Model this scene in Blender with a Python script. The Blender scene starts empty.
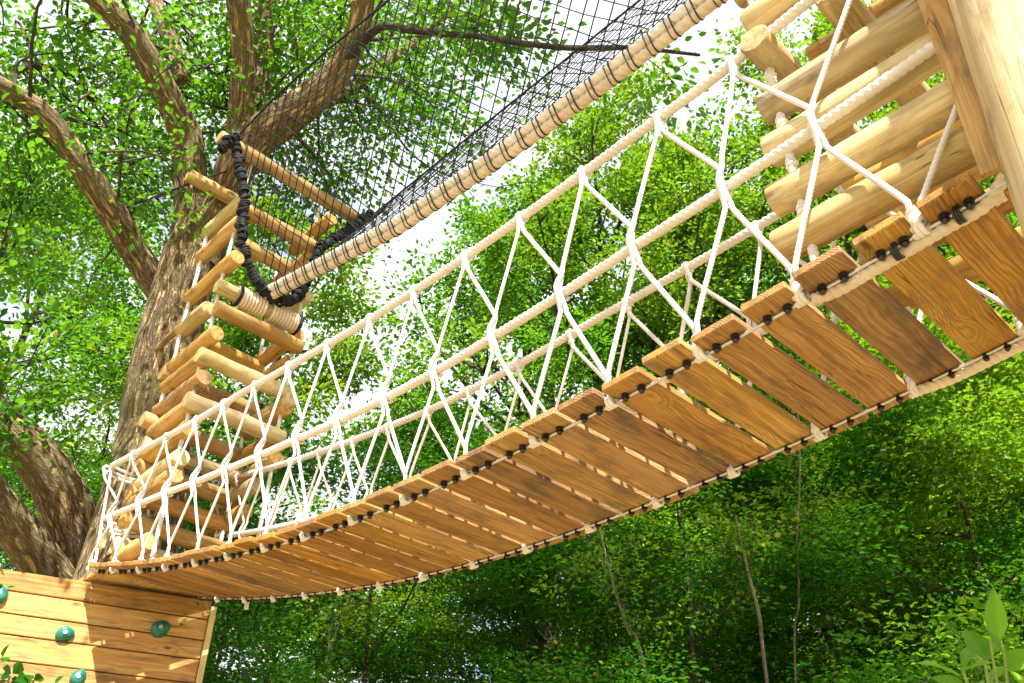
import bpy, math, random
import numpy as np
from mathutils import Vector, Matrix
random.seed(7)
S = bpy.context.scene
COL = S.collection
R = math.radians
# ------------------------------------------------------------------ camera frame (measured)
CAMZ = 1.5
FPX = 900.26
PITCH, ROLL = R(35.3589), R(0.6728)
_f = Vector((0, math.cos(PITCH), math.sin(PITCH))); _r = Vector((1, 0, 0)); _u = _r.cross(_f)
RT = math.cos(ROLL)*_r + math.sin(ROLL)*_u
UP = -math.sin(ROLL)*_r + math.cos(ROLL)*_u
FW = _f
CAM = Vector((0, 0, CAMZ))
# the rope bridge runs along UU (towards the oak), NN points across it away from the photographer
AZ = R(134.08955)
UU = Vector((math.cos(AZ), math.sin(AZ), 0)); NN = Vector((UU.y, -UU.x, 0))
if NN.y < 0: NN = -NN
ORG = Vector((1.0631, 1.5689, CAMZ))
W = 0.62
PIT = 0.165908
def B(s, t, z): return ORG + UU*s + NN*t + Vector((0, 0, z))
def zdeck(s):
    z = 1.5112 - 0.107194*s + 0.0312696*s*s + 0.00234331*s**3
    if s > 3.1: z -= 0.026*(s-3.1)**2
    return z
def ray(x, y): return RT*((x-512)/FPX) - UP*((y-341.5)/FPX) + FW
def on_t(x, y, t):
    d = ray(x, y); o = ORG - CAM
    k = (t + o.dot(NN))/d.dot(NN); q = d*k - o
    return q.dot(UU), q.z
def on_s(x, y, s):
    d = ray(x, y); o = ORG - CAM
    k = (s + o.dot(UU))/d.dot(UU); q = d*k - o
    return q.dot(NN), q.z
def at(x, y, k): return CAM + ray(x, y)*k

# ------------------------------------------------------------------ mesh helpers
class MB:
    def __init__(self):
        self.v = []; self.f = []; self.g = []; self.sm = []
    def add(self, vs, fs, gs=None, smooth=True):
        o = len(self.v); self.v += [tuple(p) for p in vs]
        self.g += [tuple(q) for q in gs] if gs is not None else [tuple(p) for p in vs]
        self.f += [tuple(i+o for i in q) for q in fs]; self.sm += [smooth]*len(fs)
    def box(self, c, ax, ay, az, bev=0.0, goff=(0, 0, 0)):
        """box with half-axis vectors ax (grain), ay, az; bevelled by an inset chamfer"""
        vs, gs = [], []
        lx, ly, lz = ax.length, ay.length, az.length
        X, Y, Z = ax.normalized(), ay.normalized(), az.normalized()
        def P(x, y, z):
            vs.append(c + X*x + Y*y + Z*z); gs.append((x+goff[0], y+goff[1], z+goff[2])); return len(vs)-1
        fs = []
        if bev <= 0:
            for x in (-lx, lx):
                for y in (-ly, ly):
                    for z in (-lz, lz): P(x, y, z)
            fs = [(0,1,3,2),(4,6,7,5),(0,4,5,1),(2,3,7,6),(0,2,6,4),(1,5,7,3)]
        else:
            b = min(bev, lx*.45, ly*.45, lz*.45)
            idx = {}
            for sx in (-1, 1):
                for sy in (-1, 1):
                    for sz in (-1, 1):
                        idx[(sx,sy,sz,'x')] = P(sx*lx, sy*(ly-b), sz*(lz-b))
                        idx[(sx,sy,sz,'y')] = P(sx*(lx-b), sy*ly, sz*(lz-b))
                        idx[(sx,sy,sz,'z')] = P(sx*(lx-b), sy*(ly-b), sz*lz)
            q = ((-1,-1),(1,-1),(1,1),(-1,1))
            for s in (-1, 1):
                fs.append([idx[(s,a,c2,'x')] for a, c2 in q]); fs.append([idx[(a,s,c2,'y')] for a, c2 in q]); fs.append([idx[(a,c2,s,'z')] for a, c2 in q])
            for a in (-1, 1):
                for c2 in (-1, 1):
                    fs.append([idx[(a,c2,-1,'x')], idx[(a,c2,1,'x')], idx[(a,c2,1,'y')], idx[(a,c2,-1,'y')]])
                    fs.append([idx[(a,-1,c2,'x')], idx[(a,1,c2,'x')], idx[(a,1,c2,'z')], idx[(a,-1,c2,'z')]])
                    fs.append([idx[(-1,a,c2,'y')], idx[(1,a,c2,'y')], idx[(1,a,c2,'z')], idx[(-1,a,c2,'z')]])
                    for e in (-1, 1): fs.append([idx[(a,c2,e,'x')], idx[(a,c2,e,'y')], idx[(a,c2,e,'z')]])
        self.add(vs, fs, gs, False)
    def tube(self, pts, rad, n=8, caps=True, lobes=None, twist=0, goff=(0,0,0), rough=0, capin=0):
        """swept tube; lobes=(count, depth) gives a laid-rope section that turns once every `twist` metres"""
        pts = [Vector(p) for p in pts]; m = len(pts)
        if not hasattr(rad, '__len__'): rad = [rad]*m
        T = []
        for i in range(m):
            d = pts[min(i+1, m-1)] - pts[max(i-1, 0)]
            T.append(d.normalized() if d.length > 1e-9 else Vector((0,0,1)))
        ref = Vector((0,0,1)) if abs(T[0].z) < .9 else Vector((1,0,0))
        Nn = (ref - T[0]*ref.dot(T[0])).normalized()
        vs, gs, L = [], [], 0
        for i in range(m):
            if i:
                L += (pts[i]-pts[i-1]).length
                Nn = Nn - T[i]*Nn.dot(T[i])
                Nn = Nn.normalized() if Nn.length > 1e-6 else T[i].orthogonal().normalized()
            Bn = T[i].cross(Nn)
            ph = 2*math.pi*L/twist if twist else 0
            for j in range(n):
                a = 2*math.pi*j/n
                r = rad[i]
                if lobes: r *= 1 - lobes[1] + lobes[1]*abs(math.cos(lobes[0]*a/2))**.55*1.2
                if rough:
                    r *= 1 + rough*(math.sin(a*2+L*1.7+goff[0])*.5 + math.sin(a*3-L*2.9+goff[1])*.35 + math.sin(a*5+L*6.1)*.25)
                vs.append(pts[i] + (Nn*math.cos(a+ph) + Bn*math.sin(a+ph))*r)
                gs.append((L+goff[0], math.cos(a)*rad[i]+goff[1], math.sin(a)*rad[i]+goff[2]))
        fs = []
        for i in range(m-1):
            for j in range(n):
                j2 = (j+1) % n
                fs.append((i*n+j, i*n+j2, (i+1)*n+j2, (i+1)*n+j))
        self.add(vs, fs, gs)
        if caps:
            for i, rev in ((0, True), (m-1, False)):
                ring = vs[i*n:(i+1)*n]; gr = gs[i*n:(i+1)*n]
                q = tuple(range(n))
                self.add(ring, [q[::-1] if rev else q], gr, False)
    def ball(self, c, r, n=8, m=5, squash=(1,1,1)):
        vs, fs = [], []
        for i in range(m+1):
            th = math.pi*i/m
            for j in range(n):
                a = 2*math.pi*j/n
                vs.append(Vector(c)+Vector((r*squash[0]*math.sin(th)*math.cos(a), r*squash[1]*math.sin(th)*math.sin(a), r*squash[2]*math.cos(th))))
        for i in range(m):
            for j in range(n):
                fs.append((i*n+j, (i+1)*n+j, (i+1)*n+(j+1)%n, i*n+(j+1)%n))
        self.add(vs, fs)
def mesh_from(mb, name, mat, off=Vector((0,0,0))):
    me = bpy.data.meshes.new(name)
    v = np.array(mb.v, float) - np.array(off)
    me.from_pydata(v.tolist(), [], mb.f)
    me.polygons.foreach_set('use_smooth', mb.sm)
    a = me.attributes.new('grain', 'FLOAT_VECTOR', 'POINT')
    a.data.foreach_set('vector', np.array(mb.g, np.float32).ravel())
    me.materials.append(mat); me.update()
    return me
def thing(name, loc, label, cat, group=None):
    o = bpy.data.objects.new(name, None); COL.objects.link(o)
    o.empty_display_size = .1
    o.location = loc; o['label'] = label; o['category'] = cat
    if group: o['group'] = group
    return o
def root_loc(p):
    v = Vector((0,0,0))
    while p is not None: v = v + Vector(p.location); p = p.parent
    return v
def obj(name, mb, mat, parent=None, label=None):
    me = mesh_from(mb, name, mat, root_loc(parent)) if isinstance(mb, MB) else mb
    o = bpy.data.objects.new(name, me); COL.objects.link(o)
    if parent: o.parent = parent
    if label: o['label'] = label
    return o
def smooth(pts, sub=6):
    """Catmull-Rom through the points"""
    P = [Vector(p) for p in pts]; out = []
    for i in range(len(P)-1):
        p0, p1, p2, p3 = P[max(i-1,0)], P[i], P[i+1], P[min(i+2,len(P)-1)]
        for k in range(sub):
            t = k/sub
            out.append(0.5*((2*p1)+(p2-p0)*t+(2*p0-5*p1+4*p2-p3)*t*t+(3*p1-p0-3*p2+p3)*t**3))
    out.append(P[-1]); return out
def resample(pts, step):
    out = [pts[0]]; 
    for a, b in zip(pts, pts[1:]):
        n = max(1, int(math.ceil((b-a).length/step)))
        for k in range(1, n+1): out.append(a.lerp(b, k/n))
    return out
def rope(mb, pts, r, fine=True, sub=6):
    p = smooth(pts, sub)
    if fine:
        p = resample(p, r*.32)
        mb.tube(p, r*1.04, 15, lobes=(3, .30), twist=r*4.4)
    else:
        mb.tube(p, r, 6)
def coil(mb, c, axis, R0, r, turns, length):
    a = axis.normalized(); n = a.orthogonal().normalized(); b = a.cross(n)
    k = int(turns*10)
    mb.tube([c + a*(length*(i/k-.5)) + (n*math.cos(2*math.pi*turns*i/k)+b*math.sin(2*math.pi*turns*i/k))*R0 for i in range(k+1)], r, 6)

# ------------------------------------------------------------------ materials
def newmat(name):
    m = bpy.data.materials.new(name); m.use_nodes = True
    nt = m.node_tree; bs = nt.nodes['Principled BSDF']
    return m, nt, bs
def nd(nt, t, **kw):
    n = nt.nodes.new(t)
    for k, v in kw.items():
        if k in n.inputs.keys(): n.inputs[k].default_value = v
        else: setattr(n, k, v)
    return n
def L(nt, a, b): nt.links.new(a, b)
def ramp(nt, fac, stops):
    r = nt.nodes.new('ShaderNodeValToRGB'); e = r.color_ramp.elements
    while len(e) < len(stops): e.new(.5)
    for q, (p, c) in zip(e, stops): q.position = p; q.color = (*c, 1)
    L(nt, fac, r.inputs[0]); return r.outputs[0]
def math_(nt, op, a, b=None):
    n = nt.nodes.new('ShaderNodeMath'); n.operation = op
    for i, x in enumerate((a, b)):
        if x is None: continue
        if isinstance(x, (int, float)): n.inputs[i].default_value = x
        else: L(nt, x, n.inputs[i])
    return n.outputs[0]
def mixc(nt, fac, a, b, mode='MIX'):
    n = nt.nodes.new('ShaderNodeMix'); n.data_type = 'RGBA'; n.blend_type = mode
    for i, x in ((0, fac), (6, a), (7, b)):
        if isinstance(x, (int, float)): n.inputs[i].default_value = x
        elif isinstance(x, tuple): n.inputs[i].default_value = (*x, 1)
        else: L(nt, x, n.inputs[i])
    return n.outputs[2]
def mapping(nt, vec, scale, loc=None):
    m = nt.nodes.new('ShaderNodeMapping'); m.inputs['Scale'].default_value = scale
    L(nt, vec, m.inputs['Vector'])
    if loc is not None: L(nt, loc, m.inputs['Location'])
    return m.outputs[0]

def wood_mat(name, light, mid, dark, ring=170, rough=.74, knot=1.0, contrast=.6):
    m, nt, bs = newmat(name)
    at_ = nd(nt, 'ShaderNodeAttribute', attribute_name='grain')
    oi = nd(nt, 'ShaderNodeObjectInfo')
    rn = nd(nt, 'ShaderNodeCombineXYZ')
    L(nt, math_(nt, 'MULTIPLY', oi.outputs['Random'], 37.0), rn.inputs[0])
    add = nd(nt, 'ShaderNodeVectorMath', operation='ADD')
    L(nt, at_.outputs['Vector'], add.inputs[0]); L(nt, rn.outputs[0], add.inputs[1])
    v = add.outputs[0]
    # knots: sparse cells stretched along the grain
    vo = nd(nt, 'ShaderNodeTexVoronoi', feature='F1'); vo.inputs['Scale'].default_value = 1
    L(nt, mapping(nt, v, (3.1, 9.0, 2.0)), vo.inputs['Vector']); vo.inputs['Randomness'].default_value = .95
    kd = vo.outputs['Distance']
    kfall = ramp(nt, kd, [(0.0, (1,1,1)), (.32, (0,0,0))])
    # growth rings: distance from a wandering pith
    nz = nd(nt, 'ShaderNodeTexNoise', Scale=1.0, Detail=2.0); L(nt, mapping(nt, v, (1.6, 2.4, 2.4)), nz.inputs['Vector'])
    sep = nd(nt, 'ShaderNodeSeparateXYZ'); L(nt, v, sep.inputs[0])
    yy = math_(nt, 'ADD', sep.outputs[1], math_(nt, 'MULTIPLY', math_(nt, 'SUBTRACT', nz.outputs[0], .5), .22))
    yy = math_(nt, 'ADD', yy, math_(nt, 'MULTIPLY', math_(nt, 'SUBTRACT', oi.outputs['Random'], .5), .09))
    zz = math_(nt, 'ADD', sep.outputs[2], .05)
    rr = math_(nt, 'SQRT', math_(nt, 'ADD', math_(nt, 'MULTIPLY', yy, yy), math_(nt, 'MULTIPLY', zz, zz)))
    rr = math_(nt, 'ADD', rr, math_(nt, 'MULTIPLY', kfall, .035*knot))
    wob = nd(nt, 'ShaderNodeTexNoise', Scale=1.0, Detail=3.0); L(nt, mapping(nt, v, (5, 40, 40)), wob.inputs['Vector'])
    rr = math_(nt, 'ADD', rr, math_(nt, 'MULTIPLY', wob.outputs[0], .012))
    sw = math_(nt, 'SINE', math_(nt, 'MULTIPLY', rr, ring*6.283))
    ringv = math_(nt, 'ADD', math_(nt, 'MULTIPLY', sw, .5), .5)
    ringv = math_(nt, 'POWER', ringv, 1.8)
    fib = nd(nt, 'ShaderNodeTexNoise', Scale=1.0, Detail=4.0); L(nt, mapping(nt, v, (4, 190, 190)), fib.inputs['Vector'])
    big = nd(nt, 'ShaderNodeTexNoise', Scale=1.0, Detail=3.0); L(nt, mapping(nt, v, (3, 9, 9)), big.inputs['Vector'])
    c = mixc(nt, math_(nt, 'MULTIPLY', ringv, min(1.0, contrast+.2)), light, mid)
    stk = nd(nt, 'ShaderNodeTexNoise', Scale=1.0, Detail=3.0); L(nt, mapping(nt, v, (1.5, 34, 34)), stk.inputs['Vector'])
    c = mixc(nt, ramp(nt, stk.outputs[0], [(.52, (0,0,0)), (.66, (contrast*.75,)*3)]), c, dark)
    c = mixc(nt, ramp(nt, fib.outputs[0], [(.42, (0,0,0)), (.72, (.55,.55,.55))]), c, dark)
    c = mixc(nt, ramp(nt, big.outputs[0], [(.38, (0,0,0)), (.68, (.6,.6,.6))]), c, mid)
    ck = nd(nt, 'ShaderNodeTexNoise', Scale=1.0, Detail=2.0); L(nt, mapping(nt, v, (1.1, 26, 26)), ck.inputs['Vector'])
    ckl = ramp(nt, math_(nt, 'ABSOLUTE', math_(nt, 'SUBTRACT', ck.outputs[0], .5)), [(0,(1,1,1)),(.006,(.9,.9,.9)),(.012,(0,0,0))])
    ckm = nd(nt, 'ShaderNodeTexNoise', Scale=1.0, Detail=1.0); L(nt, mapping(nt, v, (2.3, 5, 5)), ckm.inputs['Vector'])
    c = mixc(nt, math_(nt, 'MULTIPLY', ckl, ramp(nt, ckm.outputs[0], [(.48,(0,0,0)),(.60,(.75,.75,.75))])), c, tuple(x*.4 for x in dark))
    st = nd(nt, 'ShaderNodeTexNoise', Scale=1.0, Detail=5.0, Roughness=.65); L(nt, mapping(nt, v, (4.0, 11, 11)), st.inputs['Vector'])
    c = mixc(nt, ramp(nt, st.outputs[0], [(.50,(0,0,0)),(.68,(.72,.72,.72))]), c, tuple(.5*x+.06 for x in dark))
    kn = ramp(nt, kd, [(0.0, (1,1,1)), (.055, (.85,.85,.85)), (.11, (0,0,0))])
    c = mixc(nt, math_(nt, 'MULTIPLY', kn, .85*min(knot, 1)), c, tuple(x*.45 for x in dark))
    hsv = nd(nt, 'ShaderNodeHueSaturation'); L(nt, c, hsv.inputs['Color'])
    L(nt, math_(nt, 'ADD', math_(nt, 'MULTIPLY', math_(nt, 'FRACT', math_(nt, 'MULTIPLY', oi.outputs['Random'], 7.31)), .46), .70), hsv.inputs['Value'])
    L(nt, math_(nt, 'ADD', math_(nt, 'MULTIPLY', oi.outputs['Random'], .2), .95), hsv.inputs['Saturation'])
    L(nt, math_(nt, 'ADD', math_(nt, 'MULTIPLY', math_(nt, 'FRACT', math_(nt, 'MULTIPLY', oi.outputs['Random'], 3.7)), .012), .497), hsv.inputs['Hue'])
    L(nt, hsv.outputs[0], bs.inputs['Base Color'])
    bs.inputs['Roughness'].default_value = rough
    bs.inputs['Specular IOR Level'].default_value = .15
    bp = nd(nt, 'ShaderNodeBump', Strength=.35, Distance=.002)
    L(nt, math_(nt, 'ADD', ringv, fib.outputs[0]), bp.inputs['Height']); L(nt, bp.outputs[0], bs.inputs['Normal'])
    return m
M_PLANK = wood_mat('deck_pine', (.52,.32,.13), (.34,.175,.06), (.11,.052,.018), ring=135, contrast=.62)
M_WALL = wood_mat('wall_pine', (.58,.38,.17), (.44,.24,.09), (.19,.09,.035), ring=60)
M_LOG = wood_mat('peeled_log', (.62,.52,.30), (.52,.40,.20), (.30,.19,.08), ring=26, knot=.8, contrast=.75)
M_LOGR = wood_mat('peeled_log_orange', (.58,.39,.17), (.46,.27,.095), (.27,.14,.045), ring=26, knot=.8, contrast=.75)
M_POST = wood_mat('peeled_post', (.74,.63,.41), (.66,.53,.30), (.42,.28,.13), ring=14, knot=1.0, contrast=.85)

def rope_mat(name, a, b):
    m, nt, bs = newmat(name)
    tc = nd(nt, 'ShaderNodeTexCoord')
    n1 = nd(nt, 'ShaderNodeTexNoise', Scale=9.0, Detail=4.0); L(nt, tc.outputs['Object'], n1.inputs['Vector'])
    n2 = nd(nt, 'ShaderNodeTexNoise', Scale=420.0, Detail=2.0); L(nt, tc.outputs['Object'], n2.inputs['Vector'])
    c = mixc(nt, ramp(nt, n1.outputs[0], [(.3,(0,0,0)),(.75,(1,1,1))]), a, b)
    c = mixc(nt, math_(nt, 'MULTIPLY', n2.outputs[0], .35), c, tuple(x*.5 for x in b))
    L(nt, c, bs.inputs['Base Color']); bs.inputs['Roughness'].default_value = .85
    bp = nd(nt, 'ShaderNodeBump', Strength=.5, Distance=.001); L(nt, n2.outputs[0], bp.inputs['Height']); L(nt, bp.outputs[0], bs.inputs['Normal'])
    return m
M_ROPE = rope_mat('cream_rope', (.83,.81,.77), (.70,.65,.56))
M_ROPE2 = rope_mat('tan_rope', (.78,.68,.54), (.62,.49,.34))
M_BLACK = rope_mat('black_cord', (.004,.005,.008), (.010,.012,.018))
def plain(name, col, rough=.5, metal=0, nscale=60, var=.25):
    m, nt, bs = newmat(name)
    tc = nd(nt, 'ShaderNodeTexCoord')
    n1 = nd(nt, 'ShaderNodeTexNoise', Scale=nscale, Detail=3.0); L(nt, tc.outputs['Object'], n1.inputs['Vector'])
    c = mixc(nt, ramp(nt, n1.outputs[0], [(.35,(0,0,0)),(.7,(1,1,1))]), col, tuple(x*(1-var) for x in col))
    L(nt, c, bs.inputs['Base Color']); bs.inputs['Roughness'].default_value = rough; bs.inputs['Metallic'].default_value = metal
    return m
M_STEEL = plain('galvanised_cable', (.62,.62,.62), .35, .6, 300)
M_CAP = plain('black_bolt_cap', (.012,.012,.014), .3)
M_HOLD = plain('teal_climbing_hold', (.01,.17,.13), .32, 0, 25, .5)

def bark_mat(name, light, dark, moss, sx=5.0, sy=30.0):
    m, nt, bs = newmat(name)
    a = nd(nt, 'ShaderNodeAttribute', attribute_name='grain')
    nz = nd(nt, 'ShaderNodeTexNoise', Scale=9.0, Detail=4.0); L(nt, a.outputs['Vector'], nz.inputs['Vector'])
    add = nd(nt, 'ShaderNodeVectorMath', operation='MULTIPLY_ADD')
    L(nt, nz.outputs['Color'], add.inputs[0]); add.inputs[1].default_value = (.08,.03,.03); L(nt, a.outputs['Vector'], add.inputs[2])
    vo = nd(nt, 'ShaderNodeTexNoise', Scale=1.0, Detail=5.0, Roughness=.62, Distortion=.6)
    L(nt, mapping(nt, add.outputs[0], (sx, sy, sy)), vo.inputs['Vector'])
    rid = math_(nt, 'ABSOLUTE', math_(nt, 'SUBTRACT', vo.outputs[0], .5))
    h = ramp(nt, rid, [(0,(0,0,0)),(.035,(.35,.35,.35)),(.13,(1,1,1))])
    fine = nd(nt, 'ShaderNodeTexNoise', Scale=1.0, Detail=5.0); L(nt, mapping(nt, a.outputs['Vector'], (25,90,90)), fine.inputs['Vector'])
    big = nd(nt, 'ShaderNodeTexNoise', Scale=2.2, Detail=3.0); L(nt, a.outputs['Vector'], big.inputs['Vector'])
    c = mixc(nt, h, dark, light)
    c = mixc(nt, math_(nt, 'MULTIPLY', fine.outputs[0], .5), c, dark)
    c = mixc(nt, ramp(nt, big.outputs[0], [(.48,(0,0,0)),(.66,(.6,.6,.6))]), c, moss)
    L(nt, c, bs.inputs['Base Color']); bs.inputs['Roughness'].default_value = .9
    hh = math_(nt, 'ADD', h, math_(nt, 'MULTIPLY', fine.outputs[0], .5))
    bp = nd(nt, 'ShaderNodeBump', Strength=1.0, Distance=.03); L(nt, hh, bp.inputs['Height']); L(nt, bp.outputs[0], bs.inputs['Normal'])
    return m
M_OAK = bark_mat('oak_bark', (.62,.46,.22), (.085,.048,.016), (.27,.23,.08))
M_BARK = bark_mat('grey_bark', (.13,.10,.07), (.04,.03,.02), (.07,.075,.03))
M_PALE = bark_mat('pale_sapling_bark', (.62,.56,.44), (.34,.28,.19), (.42,.40,.24), 20, 60)

def leaf_mat(name, a, b, c3, ta, tmix=.42, gloss=.3):
    m, nt, bs = newmat(name)
    t = nd(nt, 'ShaderNodeAttribute', attribute_name='tint')
    col = ramp(nt, t.outputs['Fac'], [(0, a), (.55, b), (.93, b), (1.0, c3)])
    L(nt, col, bs.inputs['Base Color']); bs.inputs['Roughness'].default_value = .42
    bs.inputs['Specular IOR Level'].default_value = gloss
    tr = nd(nt, 'ShaderNodeBsdfTranslucent')
    tc = mixc(nt, .75, col, ta); 
    L(nt, tc, tr.inputs['Color'])
    mx = nd(nt, 'ShaderNodeMixShader'); mx.inputs[0].default_value = tmix
    L(nt, bs.outputs[0], mx.inputs[1]); L(nt, tr.outputs[0], mx.inputs[2])
    L(nt, mx.outputs[0], nt.nodes['Material Output'].inputs['Surface'])
    return m
M_LEAF_OAK = leaf_mat('oak_leaf', (.006,.06,.005), (.048,.19,.009), (.26,.30,.02), (.20,.46,.012))
M_LEAF_BEECH = leaf_mat('beech_leaf', (.005,.055,.005), (.038,.18,.008), (.30,.28,.03), (.12,.36,.010), .28, .35)
M_LEAF_YEL = leaf_mat('yellow_green_leaf', (.02,.12,.006), (.13,.28,.012), (.42,.36,.04), (.30,.50,.015), .36, .35)
M_LEAF_BIG = leaf_mat('laurel_leaf', (.03,.20,.012), (.15,.36,.025), (.26,.40,.04), (.26,.5,.03), .5, .15)

M_STEM = plain('green_stem', (.20,.34,.06), .5)
# ------------------------------------------------------------------ leaves (vectorised)
def leaf_mesh(name, P, D, Nrm, size, tint, mat, wide=.55, off=(0,0,0)):
    """one folded pointed leaf per row: P base point, D growth direction, Nrm face normal"""
    n = len(P)
    D = D/np.linalg.norm(D, axis=1, keepdims=True)
    X = np.cross(Nrm, D); X /= np.linalg.norm(X, axis=1, keepdims=True)+1e-9
    Nn = np.cross(D, X)
    s = size[:, None]
    fold = .12
    rows = [(0,0,0), (.32,-.5*wide,fold), (.68,-.42*wide,fold*.9), (1.0,0,-.08), (.68,.42*wide,fold*.9), (.32,.5*wide,fold)]
    V = np.empty((n, 6, 3), np.float32)
    for i, (d, x, z) in enumerate(rows): V[:, i] = P + s*(D*d + X*x + Nn*z)
    V -= np.array(off, np.float32)
    F = np.array([[0,3,2,1],[0,5,4,3]])
    faces = (F[None] + (np.arange(n)*6)[:, None, None]).reshape(-1)
    me = bpy.data.meshes.new(name)
    me.vertices.add(n*6); me.vertices.foreach_set('co', V.ravel())
    me.loops.add(n*8); me.loops.foreach_set('vertex_index', faces.astype(np.int32))
    me.polygons.add(n*2); me.polygons.foreach_set('loop_start', np.arange(0, n*8, 4, dtype=np.int32))
    me.update(calc_edges=True)
    a = me.attributes.new('tint', 'FLOAT', 'POINT'); a.data.foreach_set('value', np.repeat(tint, 6).astype(np.float32))
    me.materials.append(mat); me.validate(); return me
def sprays_to_leaves(rg, C, DIR, RAD, per, leaf, flat=.4, jit=.55, tint_sd=.16, droop=.25):
    """leaves scattered through flattened twig sprays centred at C"""
    C = np.asarray(C, float); DIR = np.asarray(DIR, float); RAD = np.asarray(RAD, float)
    n = len(C)*per
    ci = np.repeat(np.arange(len(C)), per)
    th = rg.uniform(0, 2*np.pi, n); q = rg.uniform(0, 1, n)**.6
    rad = np.stack([np.cos(th), np.sin(th), rg.normal(0, flat, n)], 1)
    rr = RAD[ci]*q
    P = C[ci] + rad*rr[:, None] + DIR[ci]*(RAD[ci]*rg.uniform(-.5, .8, n))[:, None]
    P[:, 2] -= droop*rr*q
    D = rad + DIR[ci]*.6 + rg.normal(0, .35, (n, 3)); D[:, 2] -= .25
    Nn = np.zeros((n, 3)); Nn[:, 2] = 1; Nn += rg.normal(0, jit, (n, 3))
    tn = np.clip((rg.uniform(.0, .75, len(C)) + .22*np.sin(C[:,0]*1.7+C[:,2]*.9)*np.sin(C[:,1]*1.3-C[:,2]*1.6))[ci] + rg.normal(0, tint_sd, n), 0, 1)
    return P, D, Nn, leaf*rg.uniform(.65, 1.25, n), tn

def grow(seed, H, base, spread, limbs, sec=5, per=26, leaf=.085, r0=None, spray=.42, rise=.5, lean=(0,0), flat=.4, topy=1.0, trunk_n=12, jit=.6):
    """a tree at the origin: trunk MB, list of limb MBs, spray centres"""
    rg = np.random.default_rng(seed); rnd = random.Random(seed)
    r0 = r0 or H*.013
    tp = [Vector((lean[0]*q*H + math.sin(q*5+seed)*.05*q*H*.25, lean[1]*q*H + math.cos(q*4+seed*2)*.05*q*H*.25, q*H)) for q in [i/9 for i in range(10)]]
    T = MB(); tps = smooth(tp, 4)
    T.tube(tps, [r0*(1-.88*i/(len(tps)-1))*(1+.5*max(0, 1-i/3)*.4) for i in range(len(tps))], trunk_n, rough=.06)
    def tpt(q): 
        i = q*(len(tps)-1); j = int(min(i, len(tps)-2)); return tps[j].lerp(tps[j+1], i-j)
    Lm = []; C = []; DR = []; RD = []
    for i in range(limbs):
        q = base + (1-base)*((i+rnd.random()*.8)/limbs)
        q = min(q, .99)
        p = tpt(q); az = i*2.39996 + rnd.uniform(-.4, .4)
        qq = (q-base)/(1-base)
        ln = spread*(math.sin(math.pi*(.18+.74*qq**.8))**.8)*rnd.uniform(.7, 1.15)*topy
        el = rnd.uniform(.05, .55)*rise*2 + qq*.5
        pts = [p]; d = Vector((math.cos(az)*math.cos(el), math.sin(az)*math.cos(el), math.sin(el)))
        for k in range(6):
            d = (d + Vector((rnd.uniform(-.2,.2), rnd.uniform(-.2,.2), rnd.uniform(-.16,.12)))).normalized()
            pts.append(pts[-1] + d*ln/6)
        lb = MB(); rl = max(.014, r0*(1-.75*q)*.55)
        sp = smooth(pts, 3)
        lb.tube(sp, [rl*(1-.85*k/(len(sp)-1)) for k in range(len(sp))], 6)
        for k in range(sec):
            f = .3 + .7*(k+rnd.random())/sec
            j = int(f*(len(sp)-2)); a = sp[j]; dd = (sp[j+1]-sp[j]).normalized()
            side = Vector((-dd.y, dd.x, 0)).normalized()*(1 if k % 2 else -1)
            d2 = (dd*.7 + side*rnd.uniform(.3, 1.1) + Vector((0,0,rnd.uniform(-.25,.55)))).normalized()
            l2 = ln*rnd.uniform(.22, .42)*(1.15-f*.5)
            e = a + d2*l2 + Vector((0,0,-.04*l2))
            mid = a.lerp(e, .5) + Vector((rnd.uniform(-.08,.08),)*3)*l2
            lb.tube([a, mid, e], [rl*.35, rl*.25, .004], 4)
            for g in (.45, .8, 1.05):
                c = a.lerp(e, g) + Vector((rnd.gauss(0,.08), rnd.gauss(0,.08), rnd.gauss(0,.1)))
                C.append(c); DR.append(d2); RD.append(spray*rnd.uniform(.6, 1.15))
        C.append(sp[-1]); DR.append(d); RD.append(spray*.9)
        Lm.append(lb)
    C.append(tps[-1]); DR.append(Vector((0,0,1))); RD.append(spray)
    lv = sprays_to_leaves(rg, C, DR, RD, per, leaf, flat, jit)
    return T, Lm, lv
def merge(mbs):
    o = MB()
    for m in mbs:
        k = len(o.v); o.v += m.v; o.g += m.g; o.f += [tuple(i+k for i in q) for q in m.f]; o.sm += m.sm
    return o
class Kind:
    def __init__(self, name, trunk_name, leafmat, barkmat, seed, wide=.55, **kw):
        T, Lm, lv = grow(seed, **kw)
        self.name = name; self.tn = trunk_name
        self.trunk = mesh_from(T, trunk_name, barkmat); self.limbs = mesh_from(merge(Lm), 'limbs', barkmat)
        self.crown = leaf_mesh('crown', *lv, leafmat, wide)
    def place(self, x, y, rz, sc, label, cat, group):
        t = thing(self.name, (x, y, 0), label, cat, group); t.rotation_euler.z = rz; t.scale = (sc, sc, sc)
        for n, me in ((self.tn, self.trunk), ('branches', self.limbs), ('crown', self.crown)):
            o = bpy.data.objects.new(n, me); COL.objects.link(o); o.parent = t
        return t

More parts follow.
